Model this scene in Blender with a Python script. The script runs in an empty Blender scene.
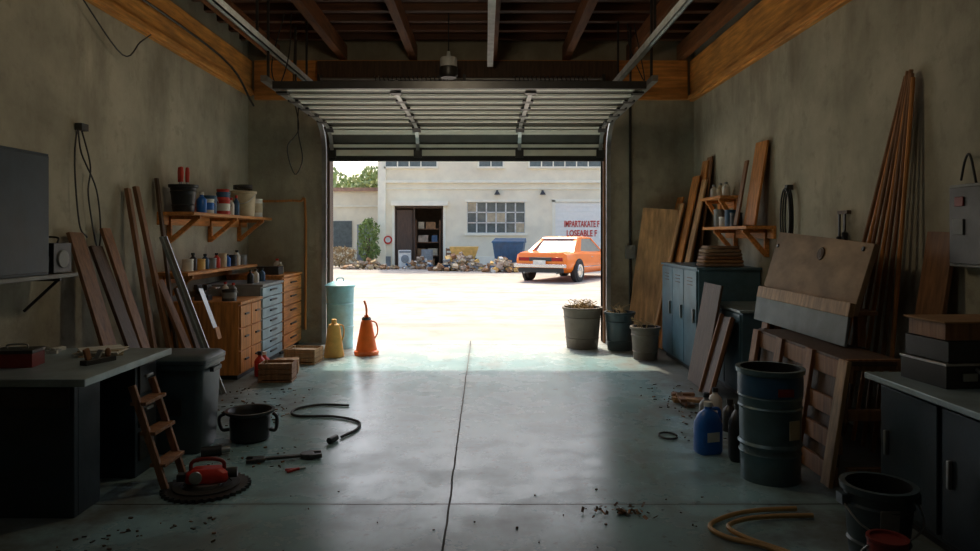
import bpy, bmesh, math, random
from mathutils import Vector, Matrix, Euler
random.seed(7)
scene = bpy.context.scene
R = math.radians

# ------------------------------------------------------------------ materials
def _base(name):
    m = bpy.data.materials.new(name); m.use_nodes = True
    nt = m.node_tree; b = nt.nodes["Principled BSDF"]
    return m, nt, b
def mat(name, col, rough=0.6, metal=0.0, var=0.25, scale=6.0, bump=0.15, stretch=(1,1,1), dirt=0.0, emit=None, coat=0.0):
    m, nt, b = _base(name)
    tc = nt.nodes.new("ShaderNodeTexCoord"); mp = nt.nodes.new("ShaderNodeMapping")
    mp.inputs["Scale"].default_value = stretch
    nt.links.new(tc.outputs["Object"], mp.inputs[0])
    n = nt.nodes.new("ShaderNodeTexNoise"); n.inputs["Scale"].default_value = scale
    n.inputs["Detail"].default_value = 6; n.inputs["Roughness"].default_value = 0.6
    nt.links.new(mp.outputs[0], n.inputs["Vector"])
    cr = nt.nodes.new("ShaderNodeValToRGB")
    cr.color_ramp.elements[0].position = 0.3; cr.color_ramp.elements[1].position = 0.7
    cr.color_ramp.elements[0].color = (*[c*(1-var) for c in col], 1)
    cr.color_ramp.elements[1].color = (*[min(1, c*(1+var*0.6)) for c in col], 1)
    nt.links.new(n.outputs["Fac"], cr.inputs[0])
    out = cr.outputs[0]
    if dirt > 0:
        n2 = nt.nodes.new("ShaderNodeTexNoise"); n2.inputs["Scale"].default_value = 1.7
        n2.inputs["Detail"].default_value = 8
        nt.links.new(tc.outputs["Object"], n2.inputs["Vector"])
        c2 = nt.nodes.new("ShaderNodeValToRGB")
        c2.color_ramp.elements[0].position = 0.45; c2.color_ramp.elements[1].position = 0.7
        c2.color_ramp.elements[0].color = (0,0,0,1); c2.color_ramp.elements[1].color = (dirt,dirt,dirt,1)
        nt.links.new(n2.outputs["Fac"], c2.inputs[0])
        mx = nt.nodes.new("ShaderNodeMix"); mx.data_type = 'RGBA'
        nt.links.new(c2.outputs[0], mx.inputs[0]); nt.links.new(out, mx.inputs[6])
        mx.inputs[7].default_value = (0.07,0.055,0.04,1)
        out = mx.outputs[2]
    nt.links.new(out, b.inputs["Base Color"])
    b.inputs["Roughness"].default_value = rough; b.inputs["Metallic"].default_value = metal
    if coat: b.inputs["Coat Weight"].default_value = coat
    if bump > 0:
        bp = nt.nodes.new("ShaderNodeBump"); bp.inputs["Strength"].default_value = bump
        bp.inputs["Distance"].default_value = 0.02
        nt.links.new(n.outputs["Fac"], bp.inputs["Height"]); nt.links.new(bp.outputs[0], b.inputs["Normal"])
    if emit:
        b.inputs["Emission Color"].default_value = (*emit[:3],1); b.inputs["Emission Strength"].default_value = emit[3]
    return m
def wood(name, col, rough=0.6, stretch=(14,14,1.2)):
    return mat(name, col, rough, 0, 0.45, 2.2, 0.25, stretch, dirt=0.35)

M = {}
M['wood_o'] = wood('wood_orange', (0.62,0.25,0.06))
M['wood_oy'] = wood('wood_orange_y', (0.72,0.29,0.07), stretch=(14,1.2,14))
M['wood_b'] = wood('wood_brown', (0.28,0.13,0.055))
M['wood_p'] = wood('wood_pale', (0.46,0.28,0.13))
M['wood_d'] = wood('wood_dark', (0.10,0.055,0.03))
M['ply'] = mat('plywood_weathered', (0.36,0.24,0.14), 0.75, 0, 0.35, 3.0, 0.25, (4,1.0,2), dirt=0.5)
M['ply2'] = wood('plywood_light', (0.62,0.36,0.16), stretch=(8,8,1.0))
M['beam'] = wood('beam', (0.26,0.10,0.035), stretch=(10,1,10))
M['ledger'] = wood('ledger', (0.88,0.36,0.08), stretch=(10,1,10))
M['ledgerx'] = wood('ledgerx', (0.90,0.34,0.08), stretch=(1,10,10))
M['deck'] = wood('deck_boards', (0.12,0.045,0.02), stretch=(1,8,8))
M['navy'] = mat('navy_paint', (0.026,0.046,0.064), 0.45, 0.2, dirt=0.3)
M['locker'] = mat('locker_paint', (0.10,0.20,0.26), 0.4, 0.3, dirt=0.5)
M['bench'] = mat('bench_top', (0.32,0.41,0.43), 0.4, 0.3, dirt=0.5)
M['drawer'] = mat('drawer_blue_grey', (0.30,0.45,0.52), 0.4, 0.1, dirt=0.3)
M['steel'] = mat('steel', (0.45,0.46,0.45), 0.35, 0.8, dirt=0.3)
M['galv'] = mat('galvanised', (0.82,0.88,0.88), 0.4, 0.2, dirt=0.1)
M['dsteel'] = mat('dark_steel', (0.07,0.07,0.07), 0.4, 0.7)
M['black'] = mat('black_plastic', (0.018,0.02,0.022), 0.4)
M['rubber'] = mat('rubber', (0.02,0.02,0.02), 0.7)
M['bin'] = mat('bin_plastic', (0.05,0.08,0.095), 0.4, dirt=0.3)
M['barrel'] = mat('barrel_metal', (0.12,0.19,0.215), 0.4, 0.4, dirt=0.5)
M['red'] = mat('red_paint', (0.60,0.035,0.02), 0.4)
M['dred'] = mat('dark_red_paint', (0.22,0.025,0.02), 0.45)
M['orange'] = mat('orange_paint', (0.90,0.16,0.02), 0.4, var=0.15)
M['yellow'] = mat('yellow_paint', (0.85,0.52,0.14), 0.5, dirt=0.3)
M['teal'] = mat('teal_paint', (0.28,0.66,0.78), 0.4, dirt=0.2)
M['blue'] = mat('blue_plastic', (0.02,0.16,0.60), 0.35)
M['dblue'] = mat('dark_blue', (0.03,0.10,0.20), 0.45, dirt=0.3)
M['white'] = mat('white_paint', (0.78,0.76,0.68), 0.5, dirt=0.2)
M['doorwhite'] = mat('roller_white', (0.93,0.90,0.80), 0.6, var=0.05, bump=0)
M['cream'] = mat('cream_paint', (0.58,0.47,0.30), 0.55, dirt=0.3)
M['grey'] = mat('grey_paint', (0.25,0.27,0.27), 0.5, dirt=0.3)
M['brownbox'] = mat('cardboard', (0.33,0.18,0.08), 0.8)
M['pot'] = mat('pot_clay_dark', (0.18,0.15,0.12), 0.7, dirt=0.4)
M['soil'] = mat('soil', (0.08,0.05,0.03), 0.95, scale=40, bump=0.8)
M['twig'] = mat('twigs', (0.40,0.30,0.16), 0.9)
M['cloth'] = mat('cloth', (0.26,0.17,0.11), 0.95)
M['hose'] = mat('hose_yellow', (0.45,0.27,0.10), 0.55)
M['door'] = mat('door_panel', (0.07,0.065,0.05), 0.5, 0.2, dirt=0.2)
M['doorrib'] = mat('door_rib', (0.80,0.78,0.66), 0.5, 0.0, var=0.08, bump=0)  # near-white colour stands in for the yard's reflection on the ribs
M['gwood'] = mat('weathered_sheet', (0.20,0.24,0.25), 0.6, 0.1, dirt=0.4)
M['carp'] = mat('car_paint', (0.98,0.22,0.015), 0.25, 0.0, var=0.04, bump=0, coat=0.4)
M['glass'] = mat('car_glass', (0.20,0.22,0.21), 0.08, 0.0, var=0.1, bump=0, coat=1)
M['chrome'] = mat('chrome', (0.75,0.75,0.75), 0.15, 1.0, var=0.1, bump=0)
M['tail'] = mat('tail_light', (0.35,0.01,0.01), 0.2, bump=0)
M['fac'] = mat('facade_stucco', (0.94,0.84,0.62), 0.9, var=0.12, scale=0.9, bump=0.1, dirt=0.07)
M['fac2'] = mat('facade_trim', (0.96,0.89,0.70), 0.85, var=0.1, scale=2)
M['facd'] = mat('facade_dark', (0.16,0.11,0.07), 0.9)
M['wglass'] = mat('window_glass', (0.14,0.16,0.15), 0.1, bump=0)
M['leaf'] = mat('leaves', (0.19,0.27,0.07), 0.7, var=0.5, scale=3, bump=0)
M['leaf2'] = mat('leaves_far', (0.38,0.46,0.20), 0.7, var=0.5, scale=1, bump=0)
M['rubble'] = mat('rubble', (0.50,0.39,0.28), 0.95, var=0.6, scale=3)
M['roofr'] = mat('roof_tile', (0.48,0.29,0.20), 0.9)
M['filltube'] = mat('fill_tube_glow', (0.8,0.8,0.75), 0.4, bump=0, emit=(1,0.9,0.75,3))  # glow for the tubes of the added, out-of-view fill fitting

def nodekit(nt):
    tc = nt.nodes.new("ShaderNodeTexCoord")
    def noise(scale, st=(1,1,1), det=8):
        mp = nt.nodes.new("ShaderNodeMapping"); mp.inputs["Scale"].default_value = st
        nt.links.new(tc.outputs["Object"], mp.inputs[0])
        n = nt.nodes.new("ShaderNodeTexNoise"); n.inputs["Scale"].default_value = scale
        n.inputs["Detail"].default_value = det; n.inputs["Roughness"].default_value = 0.65
        nt.links.new(mp.outputs[0], n.inputs["Vector"]); return n
    def ramp(src, p0, p1, a, c):
        r = nt.nodes.new("ShaderNodeValToRGB")
        r.color_ramp.elements[0].position = p0; r.color_ramp.elements[1].position = p1
        r.color_ramp.elements[0].color = (*a,1); r.color_ramp.elements[1].color = (*c,1)
        nt.links.new(src, r.inputs[0]); return r.outputs[0]
    def mth(op, a, bb=None):
        n = nt.nodes.new("ShaderNodeMath"); n.operation = op
        for i, v in enumerate((a, bb)):
            if v is None: continue
            if isinstance(v, (int, float)): n.inputs[i].default_value = v
            else: nt.links.new(v, n.inputs[i])
        return n.outputs[0]
    def mix(f, a, c):
        mx = nt.nodes.new("ShaderNodeMix"); mx.data_type = 'RGBA'
        nt.links.new(f, mx.inputs[0]); nt.links.new(a, mx.inputs[6])
        if isinstance(c, tuple): mx.inputs[7].default_value = (*c,1)
        else: nt.links.new(c, mx.inputs[7])
        return mx.outputs[2]
    def clamp(a):
        c = nt.nodes.new("ShaderNodeClamp"); nt.links.new(a, c.inputs[0]); return c.outputs[0]
    return tc, noise, ramp, mth, mix, clamp

def wall_mat():
    m, nt, b = _base('wall_plaster')
    tc, noise, ramp, mth, mix, clamp = nodekit(nt)
    a = noise(1.3); s = noise(1.8, (1,1,0.35)); f = noise(25); p = noise(4.5, (1,1,1), 12)
    col = ramp(a.outputs["Fac"], 0.3, 0.72, (0.31,0.29,0.22), (0.54,0.505,0.385))
    col = mix(ramp(s.outputs["Fac"], 0.48, 0.72, (0,0,0), (0.65,)*3), col, (0.20,0.175,0.13))
    col = mix(ramp(p.outputs["Fac"], 0.56, 0.66, (0,0,0), (0.4,)*3), col, (0.24,0.215,0.165))
    sep = nt.nodes.new("ShaderNodeSeparateXYZ"); nt.links.new(tc.outputs["Object"], sep.inputs[0])
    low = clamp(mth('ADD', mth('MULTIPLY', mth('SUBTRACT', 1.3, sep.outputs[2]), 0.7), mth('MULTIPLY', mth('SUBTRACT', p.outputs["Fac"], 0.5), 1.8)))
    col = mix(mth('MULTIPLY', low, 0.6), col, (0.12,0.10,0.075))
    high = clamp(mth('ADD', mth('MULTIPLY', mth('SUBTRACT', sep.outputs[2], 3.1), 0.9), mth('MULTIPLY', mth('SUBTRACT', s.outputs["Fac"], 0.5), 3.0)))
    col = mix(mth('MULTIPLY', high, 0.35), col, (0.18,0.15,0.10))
    nt.links.new(col, b.inputs["Base Color"])
    b.inputs["Roughness"].default_value = 0.85
    bp = nt.nodes.new("ShaderNodeBump"); bp.inputs["Strength"].default_value = 0.35; bp.inputs["Distance"].default_value = 0.012
    nt.links.new(mth('ADD', f.outputs["Fac"], p.outputs["Fac"]), bp.inputs["Height"]); nt.links.new(bp.outputs[0], b.inputs["Normal"])
    return m
M['wall'] = wall_mat()

def floor_mat():
    m, nt, b = _base('floor_concrete')
    tc, noise, ramp, mth, mix, clamp = nodekit(nt)
    big = noise(0.8); mid = noise(2.0,(1,1,1),12); fine = noise(40); sp = noise(9,(1,1,1),10); st = noise(3.0,(1,.3,1),10)
    col = ramp(big.outputs["Fac"], 0.3, 0.7, (0.21,0.36,0.40), (0.31,0.50,0.54))
    col = mix(ramp(mid.outputs["Fac"], 0.48, 0.68, (0,0,0), (0.75,)*3), col, (0.11,0.18,0.20))
    col = mix(ramp(st.outputs["Fac"], 0.54, 0.64, (0,0,0), (0.4,)*3), col, (0.15,0.155,0.14))
    col = mix(ramp(sp.outputs["Fac"], 0.59, 0.67, (0,0,0), (0.7,)*3), col, (0.065,0.07,0.065))
    sep = nt.nodes.new("ShaderNodeSeparateXYZ"); nt.links.new(tc.outputs["Object"], sep.inputs[0])
    # paler floor colour painted near the threshold to brighten the sun patch
    sun_pale = clamp(mth('ADD', mth('MULTIPLY', mth('SUBTRACT', sep.outputs[1], 8.6), 0.8), mth('MULTIPLY', mth('SUBTRACT', mid.outputs["Fac"], 0.5), 1.6)))
    col = mix(mth('MULTIPLY', sun_pale, 0.6), col, (0.56,0.57,0.52))
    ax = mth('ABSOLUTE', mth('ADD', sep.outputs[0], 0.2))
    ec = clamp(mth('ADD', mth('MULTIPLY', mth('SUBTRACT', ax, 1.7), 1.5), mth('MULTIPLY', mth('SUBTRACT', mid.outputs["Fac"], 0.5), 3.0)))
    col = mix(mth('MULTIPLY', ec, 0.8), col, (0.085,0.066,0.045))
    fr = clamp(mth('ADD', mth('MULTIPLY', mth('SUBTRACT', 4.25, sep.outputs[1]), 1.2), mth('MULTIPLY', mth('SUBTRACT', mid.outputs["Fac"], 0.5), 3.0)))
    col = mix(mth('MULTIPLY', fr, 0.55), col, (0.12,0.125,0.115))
    jit = mth('MULTIPLY', mth('SUBTRACT', mid.outputs["Fac"], 0.5), 0.03)
    dx = mth('ABSOLUTE', mth('ADD', mth('ADD', sep.outputs[0], 0.215), jit))
    dy = mth('ABSOLUTE', mth('ADD', mth('SUBTRACT', sep.outputs[1], 4.16), jit))
    dy2 = mth('ABSOLUTE', mth('ADD', mth('SUBTRACT', sep.outputs[1], 10.2), jit))
    d = mth('MINIMUM', mth('MINIMUM', dx, dy), dy2)
    j = mth('LESS_THAN', d, 0.006)
    near = clamp(mth('SUBTRACT', 1.0, mth('MULTIPLY', d, 18.0)))
    col = mix(mth('MULTIPLY', near, 0.4), col, (0.09,0.10,0.095))
    col = mix(j, col, (0.02,0.02,0.018))
    nt.links.new(col, b.inputs["Base Color"])
    rr_ = ramp(mid.outputs["Fac"], 0.35, 0.7, (0.20,)*3, (0.36,)*3)
    nt.links.new(mth('ADD', mth('ADD', rr_, mth('MULTIPLY', ec, 0.3)), mth('MULTIPLY', j, 0.6)), b.inputs["Roughness"])
    bp = nt.nodes.new("ShaderNodeBump"); bp.inputs["Strength"].default_value = 0.06; bp.inputs["Distance"].default_value = 0.01
    nt.links.new(mth('ADD', fine.outputs["Fac"], mth('MULTIPLY', j, -6.0)), bp.inputs["Height"])
    nt.links.new(bp.outputs[0], b.inputs["Normal"])
    return m
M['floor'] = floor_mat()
def ground_mat():
    m, nt, b = _base('yard_ground')
    tc, noise, ramp, mth, mix, clamp = nodekit(nt)
    a = noise(0.35); c = noise(1.6,(1,1,1),12); d = noise(0.25,(1,5,1),10); f = noise(18)
    col = ramp(a.outputs["Fac"], 0.3, 0.7, (0.34,0.31,0.265), (0.46,0.42,0.36))
    col = mix(ramp(c.outputs["Fac"], 0.48, 0.68, (0,0,0), (0.7,)*3), col, (0.24,0.215,0.18))
    col = mix(ramp(d.outputs["Fac"], 0.52, 0.62, (0,0,0), (0.6,)*3), col, (0.24,0.22,0.19))
    nt.links.new(col, b.inputs["Base Color"]); b.inputs["Roughness"].default_value = 0.9
    bp = nt.nodes.new("ShaderNodeBump"); bp.inputs["Strength"].default_value = 0.4; bp.inputs["Distance"].default_value = 0.02
    nt.links.new(f.outputs["Fac"], bp.inputs["Height"]); nt.links.new(bp.outputs[0], b.inputs["Normal"])
    return m
M['ground'] = ground_mat()

# ------------------------------------------------------------------ builder
class B:
    def __init__(s, name, loc=(0,0,0), rz=0.0, rot=None):
        s.name = name; s.bm = bmesh.new(); s.ms = []
        s.loc = loc; s.rot = rot if rot else (0,0,R(rz))
    def mi(s, m):
        if m not in s.ms: s.ms.append(m)
        return s.ms.index(m)
    def _face(s, vs, i):
        try:
            f = s.bm.faces.new(vs); f.material_index = i; return f
        except ValueError: return None
    def box(s, c, d, m, rot=None):
        i = s.mi(m); Rm = Euler([R(a) for a in rot]).to_matrix() if rot else Matrix.Identity(3)
        v = []
        for z in (-.5,.5):
            for x, y in ((-.5,-.5),(.5,-.5),(.5,.5),(-.5,.5)):
                v.append(s.bm.verts.new(Vector(c) + Rm @ Vector((x*d[0], y*d[1], z*d[2]))))
        for q in ((3,2,1,0),(4,5,6,7),(0,1,5,4),(1,2,6,5),(2,3,7,6),(3,0,4,7)):
            s._face([v[k] for k in q], i)
    def bx(s, x0,x1,y0,y1,z0,z1,m):
        s.box(((x0+x1)/2,(y0+y1)/2,(z0+z1)/2),(x1-x0,y1-y0,z1-z0),m)
    def plank(s, a, b, w, t, m, wdir=(0,1,0)):
        a = Vector(a); b = Vector(b); z = (b-a).normalized(); w_ = Vector(wdir)
        w_ = (w_ - z*w_.dot(z)).normalized(); n = z.cross(w_)
        i = s.mi(m); v = []
        for p in (a, b):
            for su, sv in ((-.5,-.5),(.5,-.5),(.5,.5),(-.5,.5)):
                v.append(s.bm.verts.new(p + w_*w*su + n*t*sv))
        for q in ((3,2,1,0),(4,5,6,7),(0,1,5,4),(1,2,6,5),(2,3,7,6),(3,0,4,7)):
            s._face([v[k] for k in q], i)
    def lathe(s, prof, m, c=(0,0,0), seg=28, rot=None):
        i = s.mi(m); Rm = Euler([R(a) for a in rot]).to_matrix() if rot else Matrix.Identity(3)
        rings = []
        for r, z in prof:
            if r < 1e-5: rings.append([s.bm.verts.new(Vector(c)+Rm@Vector((0,0,z)))])
            else: rings.append([s.bm.verts.new(Vector(c)+Rm@Vector((r*math.cos(2*math.pi*k/seg), r*math.sin(2*math.pi*k/seg), z))) for k in range(seg)])
        for A, C in zip(rings, rings[1:]):
            for k in range(seg):
                k2 = (k+1) % seg
                if len(A)==1 and len(C)==1: continue
                if len(A)==1: s._face([A[0], C[k2], C[k]], i)
                elif len(C)==1: s._face([A[k], A[k2], C[0]], i)
                else: s._face([A[k],A[k2],C[k2],C[k]], i)
    def cyl(s, c, r, h, m, rot=None, seg=24, r2=None):
        r2 = r if r2 is None else r2
        s.lathe([(0,0),(r,0),(r2,h),(0,h)], m, c, seg, rot)
    def loft(s, rings, m, cap=True):
        i = s.mi(m); rr = [[s.bm.verts.new(Vector(p)) for p in r] for r in rings]; n = len(rr[0])
        for A, C in zip(rr, rr[1:]):
            for k in range(n): s._face([A[k],A[(k+1)%n],C[(k+1)%n],C[k]], i)
        if cap: s._face(rr[0][::-1], i); s._face(rr[-1], i)
    def tube(s, pts, r, m, seg=8, smooth=True, flat=1.0):
        P = [Vector(p) for p in pts]
        if smooth and len(P) > 2:
            Q = []
            E = [P[0]*2-P[1]] + P + [P[-1]*2-P[-2]]
            for k in range(1, len(E)-2):
                for t in [j/6 for j in range(6)]:
                    a,b_,c_,d = E[k-1],E[k],E[k+1],E[k+2]
                    Q.append(0.5*((2*b_)+(c_-a)*t+(2*a-5*b_+4*c_-d)*t*t+(3*b_-a-3*c_+d)*t**3))
            Q.append(P[-1]); P = Q
        rings = []; T0 = (P[1]-P[0]).normalized()
        up = Vector((0,0,1)) if abs(T0.z) < .9 else Vector((1,0,0))
        N = (up - T0*up.dot(T0)).normalized()
        for k, p in enumerate(P):
            T = (P[min(k+1,len(P)-1)] - P[max(k-1,0)])
            if T.length < 1e-7: T = T0.copy()
            T.normalize(); N = (N - T*N.dot(T)); N.normalize(); Bn = T.cross(N)
            rings.append([p + (N*math.cos(2*math.pi*(j+.5)/seg)+Bn*math.sin(2*math.pi*(j+.5)/seg)*flat)*r for j in range(seg)])
        s.loft(rings, m)
    def done(s, bevel=0.0, angle=35, recalc=True):
        if recalc: bmesh.ops.recalc_face_normals(s.bm, faces=s.bm.faces)
        me = bpy.data.meshes.new(s.name); s.bm.to_mesh(me); s.bm.free()
        for m in s.ms: me.materials.append(M[m])
        for p in me.polygons: p.use_smooth = True
        me.set_sharp_from_angle(angle=R(angle))
        o = bpy.data.objects.new(s.name, me); scene.collection.objects.link(o)
        o.location = s.loc; o.rotation_euler = s.rot
        if bevel > 0:
            md = o.modifiers.new('Bevel','BEVEL'); md.width = bevel; md.segments = 2; md.limit_method = 'ANGLE'; md.angle_limit = R(40)
        return o

# ------------------------------------------------------------------ room shell
XL, XR, YB, YR, ZC = -3.52, 3.10, 10.40, -1.2, 4.50
DL, DR, DH = -2.30, 1.75, 3.35      # door opening
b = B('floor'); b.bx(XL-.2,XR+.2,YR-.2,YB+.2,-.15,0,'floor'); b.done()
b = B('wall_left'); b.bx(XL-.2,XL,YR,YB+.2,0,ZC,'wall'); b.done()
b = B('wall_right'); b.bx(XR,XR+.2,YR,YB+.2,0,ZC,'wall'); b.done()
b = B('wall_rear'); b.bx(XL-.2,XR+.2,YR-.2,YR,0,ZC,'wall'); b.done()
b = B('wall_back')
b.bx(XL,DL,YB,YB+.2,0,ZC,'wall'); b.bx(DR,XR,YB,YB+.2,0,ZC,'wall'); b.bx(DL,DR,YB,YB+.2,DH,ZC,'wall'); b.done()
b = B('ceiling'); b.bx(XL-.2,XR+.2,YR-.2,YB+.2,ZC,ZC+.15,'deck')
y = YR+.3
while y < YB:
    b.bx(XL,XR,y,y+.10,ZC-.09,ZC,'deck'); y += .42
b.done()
for x in (-3.1,-2.1,-1.06,0.12,1.2,2.15,2.9):
    b = B('ceiling_beam'); b.bx(x-.055,x+.055,YR,YB,4.19,4.41,'beam'); b.done(.006)
b = B('trim_1'); b.bx(XL,XL+.06,YR,YB,3.66,4.18,'ledger'); b.bx(XL+.06,XL+.10,YR,YB,3.68,3.74,'ledger'); b.done(.005)
b = B('trim_2'); b.bx(XR-.06,XR,YR,YB,3.58,4.18,'ledger'); b.bx(XR-.10,XR-.06,YR,YB,3.60,3.66,'ledger'); b.done(.005)
b = B('trim_3'); b.bx(XL+.11,XR-.11,YB-.07,YB,3.60,4.18,'ledgerx'); b.done(.005)
b = B('trim_4'); b.bx(-2.45,1.95,YB-.20,YB-.075,3.62,4.14,'wood_d'); b.done(.005)
b = B('trim_5')   # door jambs
b.bx(DL-.07,DL,YB-.03,YB+.2,0,DH,'wood_d'); b.bx(DR,DR+.07,YB-.03,YB+.2,0,DH,'wood_b'); b.done(.004)

# garage door -------------------------------------------------------
path = [(10.25,2.73)]
cy, cz, rad = 9.83, 2.78, 0.42
for k in range(0,9):
    a = k/8*math.pi/2; path.append((cy+rad*math.cos(a), cz+rad*math.sin(a)))
path += [(9.3,3.205),(8.7,3.21),(8.1,3.215),(7.55,3.22)]
gx0, gx1 = -2.28, 1.73
def sample(step):
    out=[]; acc=0; nxt=0
    for (y0,z0),(y1,z1) in zip(path,path[1:]):
        L=math.hypot(y1-y0,z1-z0)
        while nxt<=acc+L+1e-6:
            t=(nxt-acc)/L; out.append((y0+(y1-y0)*t,z0+(z1-z0)*t)); nxt+=step
        acc+=L
    return out
pts = sample(0.115)
b = B('garage_door')
for k,(p,q) in enumerate(zip(pts,pts[1:])):
    L = math.hypot(q[0]-p[0],q[1]-p[1])
    b.plank(((gx0+gx1)/2,*p),((gx0+gx1)/2,*q), gx1-gx0, .03, 'door', wdir=(1,0,0))
    ny, nz = (q[1]-p[1])/L, -(q[0]-p[0])/L
    if nz > 0: ny, nz = -ny, -nz
    if k % 3 != 2:
        o = .020; f0,f1 = (.25,1.0) if k%3==0 else (.35,.75)
        pp = (p[0]+(q[0]-p[0])*f0+ny*o, p[1]+(q[1]-p[1])*f0+nz*o); qq=(p[0]+(q[0]-p[0])*f1+ny*o, p[1]+(q[1]-p[1])*f1+nz*o)
        b.plank(((gx0+gx1)/2,*pp),((gx0+gx1)/2,*qq), gx1-gx0-.02, .012, 'doorrib', wdir=(1,0,0))
    for x in (gx0+.05,-.98,.50,gx1-.05):
        pp=(p[0]+ny*.055,p[1]+nz*.055); qq=(q[0]+ny*.055,q[1]+nz*.055)
        b.plank((x,*pp),(x,*qq), .05 if k%4 else .12, .02, 'steel' if k%4 else 'dsteel', wdir=(1,0,0))
b.bx(gx0,gx1,7.50,7.56,3.17,3.25,'dsteel'); b.bx(gx0,gx1,10.22,10.28,2.68,2.74,'rubber')
b.done()
for x in (-2.36, 1.81):
    b = B('garage_door_track')
    tp = [(x,10.28,0.0),(x,10.28,2.75)] + [(x,9.83+.45*math.cos(a*math.pi/12),2.78+.47*math.sin(a*math.pi/12)) for a in range(1,7)] + [(x,9.2,3.255),(x,7.45,3.27)]
    b.tube(tp, .045, 'steel', seg=4, smooth=False)
    for z in (.4,1.2,2.0): b.bx(x-.03,x+.03,10.3,10.395,z,z+.06,'dsteel')
    for y in (7.6,8.7): b.bx(x-.012,x+.012,y,y+.03,3.27,4.19,'dsteel')
    b.done()
for x in (-2.35,1.75):
    b = B('galvanised_rail')
    b.bx(x-.03,x+.03,1.5,9.5,3.60,3.615,'galv'); b.bx(x-.03,x-.018,1.5,9.5,3.60,3.68,'galv'); b.bx(x+.018,x+.03,1.5,9.5,3.60,3.68,'galv')
    for y in (2.5,5,7.2,9.2): b.bx(x-.012,x+.012,y,y+.03,3.66,4.42,'dsteel')
    b.done()
b = B('galvanised_rail'); b.bx(.03,.11,1.5,9.9,3.98,4.06,'galv')
for y in (3,6,8.2,9.7): b.bx(.055,.085,y,y+.03,4.06,4.20,'dsteel')
b.done()
b = B('door_spring_shaft')
b.tube([(-2.4,10.05,3.84),(1.72,10.05,3.84)], .018,'steel',smooth=False)
for x0 in (-1.6,.4):
    b.tube([(x0+k*.0125, 10.05+.045*math.cos(k*1.3),3.84+.045*math.sin(k*1.3)) for k in range(90)], .008,'dsteel',seg=5,smooth=False)
for x in (-2.38,-.3,1.70): b.bx(x-.02,x+.02,10.0,10.2,3.78,3.90,'dsteel')
b.done()
b = B('pendant_lamp')
b.tube([(-.47,9.0,4.5),(-.47,9.0,3.9)],.009,'black',smooth=False)
b.lathe([(0,.34),(.02,.34),(.03,.27),(.10,.26),(.11,.24),(.11,.14)],'galv',c=(-.47,9.0,3.62)); b.lathe([(.11,.14),(.12,.13),(.12,.03),(.10,.0),(.0,.0)],'dsteel',c=(-.47,9.0,3.62)); b.done()

# conduits and cords
b = B('electrical_conduit'); b.tube([(-3.44,9.9,2.10),(-3.40,10.33,2.10),(-3.1,10.36,2.10),(-2.75,10.36,2.10),(-2.66,10.36,1.98),(-2.66,10.36,.2)],.018,'wood_o'); b.done()
b = B('electrical_conduit'); b.tube([(2.15,10.37,3.5),(2.15,10.37,.3)],.02,'dsteel',smooth=False); b.bx(2.08,2.22,10.33,10.395,1.25,1.45,'grey'); b.done()
b = B('electrical_conduit'); b.tube([(XL+.12,2,3.62),(XL+.12,5,3.9),(XL+.12,9,3.9),(XL+.12,10.28,3.5)],.015,'dsteel'); b.done()
b = B('hanging_cord'); b.tube([(-2.5,9.2,4.2),(-2.52,9.2,3.5),(-2.45,9.2,3.0),(-2.6,9.2,2.75),(-2.5,9.2,2.4),(-2.4,9.2,2.6),(-2.46,9.2,3.0),(-2.44,9.2,3.5)],.008,'black'); b.done()
b = B('hanging_cord'); b.tube([(-2.35,8.2,4.2),(-2.5,8.2,3.6),(-2.42,8.2,3.35),(-2.3,8.2,3.7),(-2.27,8.2,4.2)],.007,'black'); b.done()
b = B('hanging_cord'); b.tube([(1.75,8.6,4.2),(1.78,8.6,3.9),(1.95,8.6,3.5),(1.93,8.6,3.7),(1.83,8.6,4.2)],.007,'black'); b.done()
b = B('hanging_cord')
b.tube([(-3.49,6.05,2.52),(-3.44,6.1,2.2),(-3.47,6.12,1.95),(-3.44,6.2,1.5),(-3.46,6.3,1.62),(-3.47,6.25,2.0),(-3.46,6.0,2.3),(-3.47,5.96,2.5),(-3.46,5.9,2.2),(-3.45,5.95,1.7),(-3.44,6.05,1.58)],.007,'black')
b.box((-3.48,6.04,2.53),(.06,.1,.06),'dsteel'); b.done()
b = B('hanging_cord'); b.tube([(-3.44,5.9,3.66),(-3.42,6.6,3.30),(-3.4,6.9,3.5),(-3.44,7.2,3.66)],.007,'black'); b.done()

# ------------------------------------------------------------------ generic small things
def paint_can(loc, r, h, m, m2='steel', name='paint_can', handle=True):
    b = B(name, loc); b.lathe([(0,0),(r,0),(r,.01),(r*.97,.015),(r*.97,h-.02),(r*1.02,h-.015),(r*1.02,h),(r*.85,h),(r*.83,h-.012),(0,h-.012)], m)
    b.lathe([(r*.985,h*.25),(r*.985,h*.75)], m2)
    if handle: b.tube([(-r*1.02,0,h*.85),(-r*.9,r*.9,h*.6),(0,r*1.25,h*.5),(r*.9,r*.9,h*.6),(r*1.02,0,h*.85)],.004,'steel',seg=5)
    return b.done()
def bottle(loc, r, h, m, cap='red', name='spray_bottle'):
    b = B(name, loc); b.lathe([(0,0),(r*.95,0),(r,.01),(r,h*.6),(r*.8,h*.7),(r*.35,h*.8),(r*.35,h*.88),(0,h*.88)], m, seg=16)
    b.lathe([(0,h*.86),(r*.45,h*.86),(r*.45,h),(0,h)], cap, seg=14); return b.done()
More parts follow.
